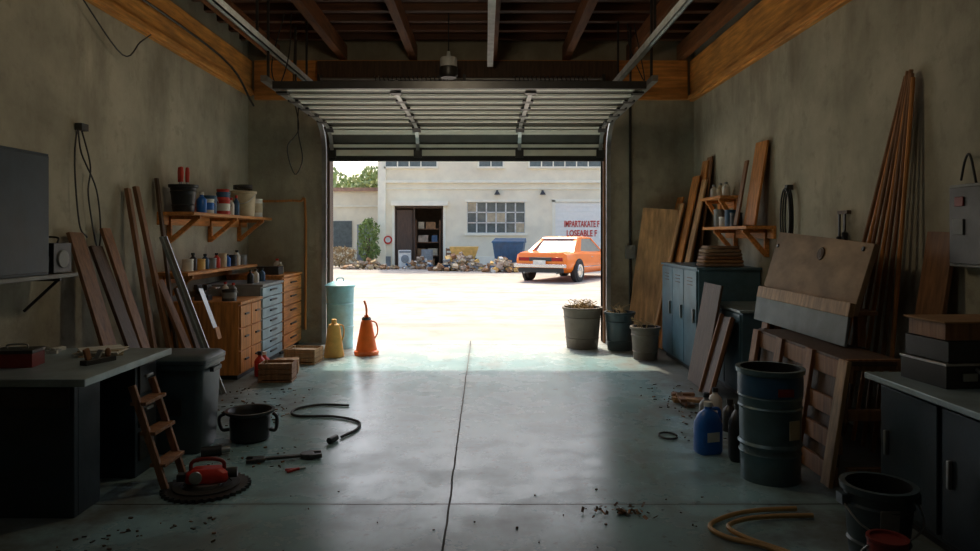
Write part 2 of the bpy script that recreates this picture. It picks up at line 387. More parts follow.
def bucket(name, loc, r0, r1, h, m, inner='black', rings=True, fill=None, handle=True):
    b = B(name, loc); t=.012
    prof = [(0,0),(r0,0),(r0,.01)]
    for k in range(1,8):
        z=h*k/8; r=r0+(r1-r0)*k/8
        if rings and k in (2,6): prof += [(r,z-.012),(r+.008,z),(r,z+.012)]
        else: prof.append((r,z))
    prof += [(r1,h-.035),(r1+.014,h-.03),(r1+.016,h),(r1-t,h)]
    b.lathe(prof, m)
    b.lathe([(r1-t,h),(r0+(r1-r0)*.75-t, h*.78),(0,h*.78)] if fill else [(r1-t,h),(r0-t,.02),(0,.02)], inner)
    if fill: b.lathe([(r1*.93,h*.86),(r1*.5,h*.9),(0,h*.93)], fill)
    if handle:
        for sgn in (-1,1): b.box((sgn*(r1+.02),0,h-.07),(.03,.06,.05), m)
        b.tube([(-(r1+.03),0,h-.07),(-r1*.9,-r1*.8,h-.16),(0,-r1*1.2,h-.21),(r1*.9,-r1*.8,h-.16),((r1+.03),0,h-.07)],.005,'steel',seg=6)
    return b
# ------------------------------------------------------------------ LEFT SIDE
b = B('workbench')
b.bx(-3.50,-2.22,3.88,4.96,.755,.80,'bench')
b.bx(-3.48,-2.32,3.95,3.99,.0,.755,'navy'); b.bx(-2.56,-2.32,3.99,4.22,.0,.755,'navy')
b.bx(-2.78,-2.30,4.60,4.90,.0,.755,'navy'); b.bx(-3.48,-3.40,3.99,4.90,0,.755,'navy')
b.bx(-3.4,-2.34,4.78,4.82,.12,.755,'navy')
for z in (.1,.32,.54): b.bx(-2.302,-2.288,4.64,4.86,z,z+.19,'dsteel')
for z in (.2,.42,.64): b.bx(-2.288,-2.27,4.70,4.80,z,z+.02,'steel')
b.bx(-3.40,-2.34,3.935,3.95,.62,.74,'dsteel'); b.done(.005)
b = B('red_tool_box',(-2.86,4.28,.80),8); b.box((0,0,.045),(.24,.16,.09),'dred'); b.box((0,0,.095),(.25,.17,.02),'dsteel'); b.tube([(-.06,0,.105),(-.05,0,.13),(.05,0,.13),(.06,0,.105)],.006,'steel'); b.done(.006)
b = B('paper_stack',(-2.56,4.70,.80),20)
for k in range(6): b.box((random.uniform(-.03,.03),random.uniform(-.03,.03),.004+.007*k),(.26,.18,.006),'white' if k%2 else 'cream',rot=(0,0,random.uniform(-18,18)))
b.done()
b = B('hand_plane',(-2.42,4.38,.80),70); b.box((0,0,.015),(.22,.055,.03),'dsteel'); b.lathe([(0,0),(.014,0),(.018,.03),(.012,.05),(0,.055)],'wood_b',c=(.07,0,.03)); b.plank((-.07,0,.03),(-.09,0,.10),.02,.035,'wood_b'); b.box((0,0,.05),(.01,.04,.07),'steel',rot=(0,35,0)); b.done(.002)
b = B('bench_clutter',(-3.05,4.68,.80))
for k in range(26):
    b.box((random.uniform(-.25,.15),random.uniform(-.18,.18),.012),(random.uniform(.03,.12),random.uniform(.015,.05),.022),random.choice(['steel','dsteel','wood_b','white','grey']),rot=(0,0,random.uniform(0,180)))
b.done()
b = B('wooden_step_stool')
for y in (4.36,4.62):
    b.plank((-1.99,y,0.01),(-2.20,y,.66),.028,.042,'wood_b')
for t in (.22,.52,.80): b.box((-1.99-.21*t,4.49,.66*t+.02),(.10,.28,.022),'wood_b')
b.done(.003)
b = B('trash_bin',(-2.27,5.27,0))
def rr(w,d,z,c=.05):
    P=[]
    for sx,sy,a0 in ((1,1,0),(-1,1,90),(-1,-1,180),(1,-1,270)):
        for k in range(4):
            a=R(a0+k*30); P.append((sx*(w/2-c)+c*math.cos(a), sy*(d/2-c)+c*math.sin(a), z))
    return P
b.loft([rr(.36,.34,0),rr(.38,.36,.03),rr(.43,.41,.60),rr(.43,.41,.62),rr(.48,.46,.625),rr(.48,.46,.66)],'bin')
b.loft([rr(.49,.47,.662),rr(.49,.47,.69),rr(.44,.42,.715),rr(.30,.28,.722)],'bin')
b.box((.243,0,.60),(.03,.16,.03),'black'); b.box((0,-.215,.35),(.16,.006,.12),'dsteel',rot=(4,0,0)); b.done(.003)
b = B('metal_shelf'); b.bx(-3.52,-3.15,3.4,5.42,1.28,1.31,'grey')
for y in (4.2,5.3): b.bx(-3.52,-3.22,y,y+.025,1.25,1.28,'dsteel'); b.plank((-3.24,y+.012,1.26),(-3.50,y+.012,1.02),.02,.02,'dsteel')
b.done(.003)
b = B('metal_cabinet'); b.bx(-3.51,-3.18,3.6,5.10,1.31,2.19,'navy'); b.bx(-3.18,-3.165,3.62,4.34,1.33,2.17,'navy'); b.bx(-3.18,-3.165,4.36,5.08,1.33,2.17,'navy')
b.bx(-3.165,-3.14,4.41,4.43,1.65,1.8,'steel'); b.done(.004)
b = B('bench_radio',(-3.28,5.27,1.31)); b.box((0,0,.12),(.20,.22,.22),'black'); b.lathe([(0,0),(.07,0),(.065,.012),(0,.014)],'grey',c=(.10,0,.11),rot=(0,90,0)); b.lathe([(0,0),(.07,0),(.065,.012),(0,.014)],'dsteel',c=(0,-.11,.11),rot=(90,0,0)); b.tube([(-.06,0,.23),(-.06,0,.27),(.06,0,.27),(.06,0,.23)],.008,'black'); b.done(.008)
bottle((-3.42,5.28,1.54),.035,.34,'grey','white',name='spray_can')
def leaner(name,y,zt,w,t,m,xb,xt=-3.47,dy=0.0):
    b = B(name); b.plank((xb,y,.02),(xt,y+dy,zt),w,t,m); return b.done(.003)
leaner('wooden_plank',5.85,1.62,.20,.03,'wood_b',-2.95,-3.46,.05)
leaner('wooden_plank',6.10,1.50,.18,.03,'wood_d',-2.85,-3.44,.08)
leaner('wooden_plank',6.35,1.66,.14,.03,'wood_b',-2.90,-3.45,.0)
leaner('wooden_plank',6.62,2.05,.06,.04,'wood_b',-3.05,-3.46,.15)
leaner('wooden_plank',6.88,2.08,.07,.04,'wood_b',-3.00,-3.46,.05)
leaner('wooden_plank',7.02,1.15,.14,.03,'wood_b',-2.80,-3.25,-.05)
leaner('wooden_plank',7.22,1.05,.12,.03,'wood_d',-2.82,-3.2,.05)
leaner('wooden_plank',7.36,2.2,.05,.03,'wood_d',-3.2,-3.47,.03)
b = B('metal_bar'); b.plank((-2.62,6.95,.02),(-3.30,7.15,1.58),.075,.03,'gwood'); b.plank((-2.60,6.95,.02),(-3.28,7.15,1.58),.02,.06,'steel'); b.done(.002)
b = B('hand_saw',(-2.80,7.28,.62)); b.plank((0,0,0),(-.18,.05,.42),.10,.004,'steel'); b.plank((.03,0,-.10),(0,0,.02),.10,.025,'wood_o'); b.done()
def wshelf(name, xw, xf, y0, y1, z, m, brackets, sg):
    b = B(name); b.bx(min(xw,xf),max(xw,xf),y0,y1,z-.035,z,m)
    b.bx(min(xw,xw+sg*.03),max(xw,xw+sg*.03),y0,y1,z-.14,z-.035,m)
    for y in brackets:
        b.bx(min(xw+sg*.03,xf-sg*.03),max(xw+sg*.03,xf-sg*.03),y-.02,y+.02,z-.075,z-.035,m)
        b.bx(min(xw+sg*.001,xw+sg*.05),max(xw+sg*.001,xw+sg*.05),y-.02,y+.02,z-.34,z-.035,m)
        b.plank((xw+sg*.04,y,z-.31),(xf-sg*.06,y,z-.06),.045,.05,m)
    return b.done(.003)
wshelf('wooden_shelf',XL,-3.12,7.50,10.25,1.85,'wood_oy',(7.75,8.9,9.95),1)
wshelf('wooden_shelf',XL,-3.14,7.40,9.65,1.20,'wood_oy',(7.6,),1)
bk = bucket('black_bucket',(-3.31,7.68,1.85),.11,.14,.30,'black',handle=False); bk.done()
b = B('red_screwdriver_set',(-3.31,7.68,1.88))
for x,y,a in ((-.04,.0,-6),(.03,.03,8),(.0,-.05,3)):
    b.plank((x*.5,y*.5,.0),(x,y,.32),.012,.012,'steel'); b.lathe([(0,0),(.02,0),(.024,.10),(.018,.16),(0,.17)],'red',c=(x,y,.30),seg=12)
b.done()
bottle((-3.22,7.95,1.85),.055,.24,'blue','white',name='blue_bottle')
bottle((-3.38,8.05,1.85),.05,.28,'red','white',name='oil_bottle')
paint_can((-3.24,8.18,1.85),.07,.17,'white','blue')
paint_can((-3.30,8.38,1.85),.085,.22,'dblue','dblue')
paint_can((-3.22,8.60,1.85),.085,.18,'red','white')
paint_can((-3.22,8.60,2.03),.075,.13,'red','dblue')
paint_can((-3.30,8.82,1.85),.085,.28,'dblue','red')
bottle((-3.19,8.80,1.85),.035,.22,'white','red')
bottle((-3.2,9.0,1.85),.04,.26,'dblue','red')
bottle((-3.34,9.12,1.85),.045,.30,'cream','dsteel')
b = B('paint_tub',(-3.28,9.48,1.85)); b.lathe([(0,0),(.15,0),(.165,.30),(.18,.31),(.18,.34),(.05,.35),(0,.35)],'cream'); b.tube([(-.17,0,.3),(-.1,-.17,.18),(.1,-.17,.18),(.17,0,.3)],.005,'steel'); b.done()
paint_can((-3.26,9.90,1.85),.11,.26,'white','cream')
b = B('wire_coil',(-3.28,9.48,2.205)); b.tube([(.12*math.cos(k*.5),.12*math.sin(k*.5),.01+.0015*k) for k in range(40)],.008,'black',seg=6); b.done()
for k,(y,mm,h) in enumerate(((7.72,'white',.15),(7.86,'dsteel',.20),(8.05,'yellow',.14),(8.2,'dblue',.18),(8.38,'grey',.14),(8.55,'red',.18),(8.72,'cream',.19),(8.9,'blue',.16),(9.08,'black',.16),(9.25,'white',.2),(9.45,'grey',.15))):
    if k%2: bottle((-3.28,y,1.20),.045,h,mm,'black',name='glue_bottle')
    else: paint_can((-3.28,y,1.20),.06,h*.9,mm,mm,name='tin_can',handle=False)
def drawers(name,y0,y1,h,mb,mf,rows,knob='dsteel',cols=1,top=None):
    b = B(name); b.bx(-3.46,-2.72,y0,y1,.05,h-.03,mb); b.bx(-3.44,-2.74,y0+.02,y1-.02,0,.05,'black'); b.bx(-3.47,-2.69,y0-.003,y1+.003,h-.03,h,top or mb)
    H=(h-.10)/rows; W=(y1-y0-.02)/cols
    for r in range(rows):
        for c in range(cols):
            a=y0+.01+c*W
            b.bx(-2.72,-2.70,a+.01,a+W-.01,.06+r*H+.008,.06+(r+1)*H-.008,mf)
            b.bx(-2.70,-2.68,a+W*.35,a+W*.65,.06+(r+.55)*H,.06+(r+.55)*H+.02,knob)
    return b.done(.003)
drawers('wooden_drawer_cabinet',7.72,8.46,.86,'wood_o','wood_o',3,cols=2)
drawers('metal_drawer_unit',8.48,9.34,1.0,'grey','drawer',7,'black')
drawers('wooden_drawer_cabinet',9.37,10.30,1.06,'wood_oy','wood_oy',5)
paint_can((-2.88,7.88,.86),.08,.13,'dsteel','grey',name='tin_can')
b = B('bench_vise',(-3.2,7.95,.86)); b.box((0,0,.03),(.16,.12,.06),'dsteel'); b.box((0,0,.09),(.07,.09,.08),'dsteel'); b.box((-.06,0,.15),(.04,.14,.06),'dsteel'); b.box((.05,0,.15),(.04,.14,.06),'dsteel'); b.cyl((.07,0,.14),.012,.10,'steel',rot=(0,90,0)); b.cyl((.16,-.07,.14),.006,.14,'steel',rot=(-90,0,0)); b.done(.004)
for p,mm in (((-2.95,8.2,.86),'grey'),((-3.1,8.35,.86),'white')): bottle(p,.04,.18,mm,'red')
for y,mm in ((8.65,'black'),(8.85,'white'),(9.1,'dblue')): bottle((-2.9,y,1.0),.04,.17,mm,'black')
b = B('storage_box',(-2.95,9.6,1.06)); b.box((0,0,.05),(.3,.22,.10),'dsteel'); b.box((0,0,.105),(.31,.23,.015),'black'); b.done(.004)
bottle((-2.9,9.9,1.06),.05,.16,'cream','white'); bottle((-3.0,10.1,1.06),.05,.2,'white','red')
def crate(name,loc,rz,w,d,h,m):
    b = B(name,loc,rz)
    b.box((0,0,.012),(w,d,.02),m)
    n=3
    for k in range(n):
        z=.03+(h-.03)*(k+.5)/n; hh=(h-.03)/n-.008
        b.box((0,-d/2+.008,z),(w,.014,hh),m); b.box((0,d/2-.008,z),(w,.014,hh),m)
        b.box((-w/2+.008,0,z),(.014,d,hh),m); b.box((w/2-.008,0,z),(.014,d,hh),m)
    for sx in (-1,1):
        for sy in (-1,1): b.box((sx*(w/2-.025),sy*(d/2-.025),h/2),(.03,.03,h-.01),m)
    b.box((0,0,h*.5),(w-.06,d-.06,h*.7),'rubble')
    return b.done(.002)
crate('wooden_crate',(-2.28,7.70,0),4,.36,.28,.21,'wood_b')
crate('wooden_crate',(-2.28,8.80,0),-6,.40,.32,.19,'wood_p')
b = B('cardboard_box',(-2.32,8.2,0),12); b.box((0,0,.07),(.26,.3,.14),'brownbox'); b.box((0,-.0,.142),(.27,.04,.004),'cream'); b.done(.003)
bottle((-2.56,7.95,0),.06,.28,'red','black',name='oil_bottle'); bottle((-2.57,8.15,0),.06,.24,'red','white',name='oil_bottle')
b = B('teal_trash_can',(-2.06,9.95,0))
b.lathe([(0,0),(.18,0),(.185,.3),(.195,.31),(.185,.32),(.19,.62),(.20,.63),(.19,.64),(.195,.86),(.215,.865),(.215,.89),(.20,.90),(.10,.945),(0,.95)],'teal')
b.tube([(-.05,0,.94),(-.04,0,.985),(.04,0,.985),(.05,0,.94)],.008,'teal'); b.done()
b = B('orange_oil_can',(-1.59,9.38,0))
b.lathe([(0,0),(.16,0),(.165,.02),(.165,.05),(.14,.06),(.135,.10),(.075,.42),(.06,.47),(.03,.50),(.028,.53),(0,.53)],'orange')
b.tube([(0,0,.52),(.0,0,.60),(-.01,0,.66),(-.03,0,.72)],.014,'orange'); b.lathe([(.06,.46),(.065,.48),(.05,.5)],'dsteel')
b.tube([(.06,0,.45),(.13,0,.42),(.15,0,.3),(.10,0,.2)],.010,'orange'); b.done()
b = B('yellow_oil_can',(-1.99,9.22,0)); b.lathe([(0,0),(.13,0),(.135,.02),(.125,.06),(.085,.36),(.07,.42),(.035,.44),(.035,.49),(0,.49)],'yellow'); b.tube([(.07,0,.42),(.12,0,.40),(.13,0,.3),(.10,0,.2)],.010,'yellow'); b.done()
b = B('black_bucket',(-1.84,5.48,0)); b.lathe([(0,0),(.13,0),(.15,.02),(.155,.17),(.15,.20),(.185,.215),(.19,.235),(.165,.235),(.14,.20),(.13,.03),(0,.03)],'black')
b.tube([(-.18,0,.21),(-.24,0,.17),(-.22,0,.08),(-.155,0,.08)],.014,'black'); b.tube([(.18,0,.21),(.21,0,.17),(.20,0,.08),(.155,0,.08)],.014,'black'); b.done()
b = B('air_hose_fitting',(-2.05,5.05,0)); b.cyl((0,0,.035),.035,.14,'black',rot=(0,90,20)); b.cyl((.13,.05,.035),.022,.06,'steel',rot=(0,90,20)); b.done()
def floor_curve(name, pl, r, m):
    b = B(name); b.tube([(x,y,r+.002+dz) for (x,y,dz) in pl], r, m); return b.done()
floor_curve('black_cable',[(-1.27,6.52,0),(-1.55,6.55,0),(-1.73,6.37,0),(-1.66,6.15,0),(-1.32,6.12,0),(-1.08,5.95,0),(-1.05,5.72,0),(-1.13,5.50,0)],.011,'rubber')
b = B('cable_plug',(-1.17,5.42,0),-20); b.cyl((0,.03,.025),.024,.10,'black',rot=(90,0,0)); b.done()
b = B('adjustable_wrench',(-1.42,4.98,0),16)
b.plank((-.17,0,.022),(.15,0,.022),.042,.018,'dsteel'); 
b.lathe([(0,0),(.045,0),(.045,.026),(0,.026)],'dsteel',c=(-.18,0,.008)); b.lathe([(0,0),(.05,0),(.05,.03),(0,.03)],'dsteel',c=(.15,0,.008))
for s_ in (-1,1):
    b.box((.205,s_*.042,.023),(.09,.03,.03),'dsteel',rot=(0,0,-s_*8)); b.box((-.23,s_*.035,.021),(.07,.025,.026),'dsteel',rot=(0,0,-s_*10))
b.done(.004)
b = B('pliers',(-1.28,4.75,0),30)
for s_ in (-1,1): b.plank((-.07,s_*.025,.012),(.02,-s_*.006,.012),.014,.014,'red'); b.plank((.02,s_*.006,.012),(.06,s_*.004,.012),.014,.014,'steel')
b.done(.002)
b = B('gear_disc',(-1.76,4.42,0))
n=36; ring=[]
for k in range(n*2):
    r=.27 if k%2==0 else .245; a=math.pi*k/n; ring.append((r*math.cos(a),r*math.sin(a)))
b.loft([[(x,y,.002) for x,y in ring],[(x,y,.022) for x,y in ring]],'dsteel')
b.lathe([(.20,.022),(.20,.03),(.15,.03),(.15,.022)],'rubber'); b.lathe([(.09,.022),(.09,.04),(0,.04)],'steel')
b.done()
b = B('red_angle_grinder',(-1.76,4.44,.041),12)
b.loft([rr(.24,.12,0,.03),rr(.26,.14,.02,.04),rr(.25,.13,.06,.04),rr(.17,.09,.085,.03)],'red')
b.tube([(-.10,0,.06),(-.09,0,.125),(.0,0,.14),(.09,0,.12),(.10,0,.06)],.013,'dred'); b.cyl((.11,0,.045),.032,.07,'dsteel',rot=(0,90,0)); b.lathe([(0,0),(.04,0),(.04,.012),(0,.012)],'steel',c=(-.06,-.068,.045),rot=(90,0,0))
b.box((-.15,0,.035),(.06,.06,.045),'dsteel'); b.done(.004)
# ------------------------------------------------------------------ RIGHT SIDE
b = B('metal_locker'); b.bx(2.39,3.08,7.83,9.37,.06,1.23,'locker'); b.bx(2.42,3.05,7.86,9.34,0,.06,'black'); b.bx(2.36,3.09,7.80,9.38,1.21,1.235,'locker')
for k in range(3):
    a=7.85+k*.507; b.bx(2.37,2.39,a+.01,a+.497,.09,1.19,'locker'); b.bx(2.345,2.37,a+.07,a+.09,.60,.76,'steel')
    for z in (1.02,1.06,1.10): b.bx(2.366,2.37,a+.15,a+.36,z,z+.012,'black')
b.done(.004)
b = B('folded_cloth_pile',(2.70,8.05,1.236))
for k in range(6):
    w=.48-.02*k+random.uniform(-.03,.03); z=.022+.04*k
    b.loft([rr(w*.95,.3,z-.018,.04),rr(w,.33,z-.006,.06),rr(w,.33,z+.006,.06),rr(w*.95,.3,z+.018,.04)],('cloth','brownbox','wood_b','cloth','ply','cloth')[k])
b.done()
b = B('steel_cabinet'); b.bx(2.50,3.08,6.80,7.74,.05,.84,'locker'); b.bx(2.53,3.05,6.83,7.71,0,.05,'black'); b.bx(2.47,3.09,6.78,7.76,.84,.865,'bench')
for a in (6.83,7.28): b.bx(2.483,2.50,a,a+.43,.08,.82,'locker'); b.bx(2.46,2.483,a+.36,a+.38,.40,.56,'steel')
b.done(.004)
b = B('plywood_board'); b.plank((2.24,7.44,.01),(2.43,7.44,1.08),.55,.025,'wood_d'); b.done(.003)
b = B('framed_board'); b.plank((2.20,6.95,.01),(2.43,6.98,.78),.32,.02,'wood_d')
b.plank((2.18,6.80,.01),(2.41,6.83,.80),.03,.035,'wood_b'); b.plank((2.18,7.10,.01),(2.41,7.13,.80),.03,.035,'wood_b'); b.done(.003)
for y,xb,xt,zt,w,m in ((10.22,2.3,2.85,2.15,.30,'wood_o'),(10.05,2.35,2.80,2.05,.34,'ply2'),(9.80,2.45,2.95,2.42,.30,'wood_o'),(9.66,2.6,3.04,2.62,.26,'wood_o'),(9.52,2.50,2.98,2.35,.20,'ply2'),(9.55,2.75,3.06,2.66,.20,'wood_b')):
    b = B('plywood_board'); b.plank((xb,y,.02),(xt,y-.04,zt),w,.022,m); b.done(.003)
b = B('plywood_board'); b.plank((2.27,10.05,.02),(2.55,10.15,1.98),.55,.025,'ply2',wdir=(.80,-.60,0)); b.done(.003)
wshelf('wooden_shelf',XR,2.78,7.45,8.95,1.70,'wood_oy',(7.65,8.6),-1)
wshelf('wooden_shelf',XR,2.84,8.45,9.25,2.08,'wood_oy',(8.6,9.1),-1)
b = B('wooden_board'); b.plank((2.93,7.75,1.71),(3.06,7.72,2.63),.32,.025,'wood_o'); b.done(.003)
b = B('wooden_board'); b.plank((2.86,7.99,1.71),(2.99,7.99,2.45),.10,.02,'wood_b'); b.done(.003)
for y,mm,h in ((8.17,'black',.16),(8.35,'dblue',.2),(8.55,'white',.12),(8.75,'grey',.22)): paint_can((2.93,y,1.70),.07,h,mm,mm,name='tin_can',handle=False)
for y,mm in ((8.6,'white'),(8.8,'cream'),(9.05,'white')): bottle((2.96,y,2.08),.045,.17,mm,'grey')
b = B('hanging_cable_coil',(3.06,7.05,2.05))
for q in range(3): b.tube([(-.02*q,.09*math.sin(k*.45)*(1+.1*q),-.28+.30*math.cos(k*.45)) for k in range(15)],.009,'black')
b.box((.0,0,.03),(.06,.05,.05),'dsteel'); b.done()
b = B('hanging_tools',(3.06,6.0,1.78))
b.bx(0,.035,-.08,.08,0,.03,'wood_d')
for y,l,mm in ((-.045,.16,'dsteel'),(.045,.20,'black')):
    b.plank((0,y,.0),(0,y,-l),.02,.015,mm); b.lathe([(0,0),(.022,0),(.026,.08),(0,.10)],'black',c=(0,y,-l-.08),seg=10)
b.done()
b = B('wooden_pole_bundle')
for k in range(8):
    yb=4.98+k*.15
    b.tube([(2.84+.005*k,yb,.01),(3.04,4.97+.012*k,2.72+.03*(k%3))],.015,'wood_b' if k%3 else 'wood_o',seg=8,smooth=False)
b.done()
b = B('wooden_board'); b.plank((2.84,4.72,.01),(3.06,4.68,1.62),.28,.03,'wood_b'); b.done(.003)
b = B('wooden_pallet')
x0,x1,y0,y1,h=2.16,2.66,4.42,5.95,.80
for yy in (y0+.05,y0+.52,y0+1.02,y1-.04):
    b.plank((x0+.02,yy,.0),(x0+.14,yy,h),.11,.03,'wood_b' if yy>y0+.1 else 'wood_p')
for z in (.05,.25,.45,.70): b.plank((x0+.05+.15*z,y0,z+.02),(x0+.05+.15*z,y1,z+.02),.12,.022,'wood_b',wdir=(0,0,1))
b.plank((x0+.10,5.2,.03),(x0+.19,5.2,.76),1.4,.015,'wood_d')
for z in (.05,.42,.74): b.bx(x0+.14,x1,y0+.01,y0+.05,z,z+.07,'wood_b')
b.bx(x1-.06,x1,y0,y0+.06,0,h,'wood_b'); b.bx(x1-.05,x1,y1-.06,y1,0,h,'wood_b'); b.bx(x0+.15,x1,y0,y1,h-.03,h,'wood_d')
b.done(.003)
b = B('grey_metal_sheet'); b.plank((2.54,5.76,.81),(2.57,5.76,1.04),1.66,.02,'gwood'); b.done(.003)
b = B('plywood_sheet'); b.plank((2.62,5.75,1.07),(2.76,5.72,1.58),1.64,.04,'ply'); b.plank((2.57,5.75,1.02),(2.59,5.75,1.12),1.66,.04,'wood_p')
b.bx(2.58,2.78,4.95,6.55,1.03,1.06,'wood_b')
for yy in (5.02,6.48): b.lathe([(0,0),(.02,0),(.016,.010),(0,.010)],'dsteel',c=(2.715,yy,1.50),rot=(0,-75,0),seg=14)
b.lathe([(0,0),(.055,0),(.05,.012),(.035,.008),(.03,.014),(0,.014)],'wood_d',c=(2.70,5.62,1.45),rot=(0,-75,0),seg=20)
b.bx(2.66,2.72,5.0,5.06,.80,1.04,'wood_b'); b.bx(2.66,2.72,6.42,6.48,0,1.04,'wood_b')
b.done(.004)
b = B('scrap_wood_pile')
for k in range(6): b.plank((2.24+.05*k,6.05+.06*k,.01+.005*k),(2.40+.05*k,6.2+.05*k,.66+.05*k),.12,.025,('wood_b','wood_d','wood_d')[k%3])
b.done(.002)
b = bucket('metal_trash_barrel',(1.88,4.62,0),.185,.20,.73,'barrel',handle=False)
for z in (.24,.48): b.lathe([(.188,z-.02),(.203,z),(.188,z+.02)],'barrel')
b.lathe([(.202,.56),(.204,.60),(.204,.66),(.202,.69)],'dblue')
b.box((.02,-.203,.60),(.10,.006,.05),'dred'); b.box((.08,-.188,.36),(.08,.006,.12),'cream',rot=(0,0,22)); b.done()
b = B('blue_jug',(1.64,5.15,0),15); b.loft([rr(.17,.12,0,.03),rr(.19,.14,.02,.04),rr(.19,.14,.22,.04),rr(.14,.10,.29,.04),rr(.05,.05,.32,.02),rr(.05,.05,.34,.02)],'blue'); b.cyl((0,0,.34),.03,.035,'white'); b.tube([(.02,0,.32),(.09,0,.31),(.10,0,.22)],.014,'blue'); b.box((0,-.072,.13),(.10,.004,.07),'white'); b.done(.004)
b = B('black_oil_jug',(1.80,4.98,0),-10); b.loft([rr(.11,.13,0,.03),rr(.12,.15,.02,.03),rr(.12,.15,.26,.03),rr(.07,.09,.33,.02),rr(.04,.04,.36,.015)],'black'); b.cyl((0,0,.36),.024,.04,'dsteel'); b.done()
for p,mm in (((1.88,5.95,0),'grey'),((2.02,6.15,0),'white'),((2.0,5.72,0),'dsteel')): bottle(p,.06,.26,mm,'dsteel',name='solvent_bottle')
b = B('wood_offcut_pile',(1.95,6.65,0))
for k in range(9): b.box((random.uniform(-.12,.10),random.uniform(-.15,.15),.02+.018*(k//3)),(random.uniform(.1,.26),.06,.03),random.choice(['wood_b','wood_d','wood_p']),rot=(0,0,random.uniform(0,180)))
b.done(.002)
b = bucket('black_bucket',(1.95,3.47,0),.13,.16,.37,'bin',handle=True); b.box((-.03,-.151,.24),(.09,.006,.10),'grey',rot=(5,0,0)); b.done()
paint_can((1.80,3.13,0),.085,.25,'dred','dsteel')
b = B('garden_hose')
b.tube([(1.80,4.05,.018),(1.55,4.02,.018),(1.35,3.93,.018),(1.22,3.80,.018),(1.27,3.66,.018),(1.42,3.56,.018),(1.5,3.42,.018),(1.4,3.3,.018)],.013,'hose')
b.tube([(1.85,3.95,.018),(1.6,3.93,.02),(1.42,3.86,.03),(1.3,3.74,.04),(1.36,3.62,.03),(1.50,3.50,.018),(1.62,3.3,.018)],.013,'hose'); b.done()
b = B('storage_workbench'); b.bx(2.22,3.09,2.4,4.10,.765,.80,'bench'); b.bx(2.29,3.08,2.4,4.05,.06,.765,'navy'); b.bx(2.33,3.05,2.4,4.0,0,.06,'black')
for a in (2.45,2.98,3.52): b.bx(2.272,2.29,a,a+.50,.09,.74,'navy'); b.bx(2.25,2.272,a+.42,a+.44,.36,.50,'steel')
b.done(.005)
b = B('tool_case',(2.62,3.82,.80),6)
b.box((0,0,.06),(.50,.34,.12),'black'); b.box((0,0,.125),(.51,.35,.012),'steel'); b.box((0,0,.19),(.46,.32,.11),'black'); b.box((-.12,-.175,.06),(.08,.012,.04),'steel'); b.box((.12,-.175,.06),(.08,.012,.04),'steel')
b.tube([(-.08,-.17,.10),(-.08,-.22,.09),(.08,-.22,.09),(.08,-.17,.10)],.01,'steel'); b.done(.006)
b = B('cardboard_box',(2.62,3.80,1.05),2); b.box((0,0,.045),(.46,.30,.09),'wood_b'); b.box((0,0,.095),(.50,.34,.012),'brownbox'); b.done(.004)
b = B('electrical_panel'); b.bx(3.0,3.095,4.15,4.52,1.40,1.92,'grey'); b.bx(2.985,3.0,4.17,4.50,1.42,1.90,'dsteel'); b.bx(2.975,2.985,4.36,4.44,1.78,1.84,'dred'); b.bx(2.975,2.985,4.36,4.46,1.60,1.70,'grey')
b.tube([(3.06,4.5,1.95),(3.06,4.46,2.08),(3.05,4.40,2.10),(3.06,4.36,1.92)],.008,'black'); b.done(.004)
def planter(loc,r0,r1,h,m,twigs):
    b = bucket('planter_pot',loc,r0,r1,h,m,inner='black',rings=True,fill='soil',handle=False)
    for k in range(twigs):
        a=random.uniform(0,6.28); r=random.uniform(0,r1*.6); l=random.uniform(.05,.16)
        x,y=r*math.cos(a),r*math.sin(a)
        b.tube([(x,y,h*.85),(x+random.uniform(-.05,.05),y+random.uniform(-.05,.05),h*.9+l*.6),(x+random.uniform(-.13,.13),y+random.uniform(-.1,.1),h*.92+l)],.005,'twig',seg=4)
    b.done()
planter((1.38,9.95,0),.22,.27,.58,'pot',60)
planter((1.88,9.78,0),.17,.205,.53,'bin',18)
planter((2.07,9.05,0),.15,.18,.42,'pot',10)
def debris(name, n, xr, yr, ms, smax=.05):
    b = B(name)
    for k in range(n):
        sx=random.uniform(.006,smax); sy=random.uniform(.004,.014); sz=random.uniform(.003,.010)
        b.box((random.uniform(*xr),random.uniform(*yr),sz/2+.001),(sx,sy,sz),random.choice(ms),rot=(0,0,random.uniform(0,180)))
    return b.done()
DM=['wood_b','wood_d','soil','soil','dsteel']
debris('floor_debris',130,(-2.6,-1.75),(5.8,7.3),DM,.04)
debris('floor_debris',40,(-2.1,-1.4),(4.8,5.3),DM,.025)
debris('floor_debris',90,(1.55,2.15),(5.4,7.5),DM,.04)
debris('floor_debris',36,(-2.2,-1.4),(3.4,3.95),DM,.03)
debris('floor_debris',22,(-1.2,1.4),(3.5,4.4),['soil','wood_d'],.012)
b = B('dry_leaf_clump',(.78,4.02,0))
for k in range(60):
    a=random.uniform(0,6.28); r=abs(random.gauss(0,.09)); b.box((r*1.4*math.cos(a),r*.6*math.sin(a),.008+random.uniform(0,.012)),(random.uniform(.01,.04),random.uniform(.01,.02),.002),random.choice(['wood_d','soil','wood_b']),rot=(random.uniform(-40,40),random.uniform(-40,40),random.uniform(0,180)))
b.done()
floor_curve('rubber_ring',[(1.45+.07*math.cos(k*.52),5.55+.09*math.sin(k*.52),0) for k in range(12)],.008,'rubber')
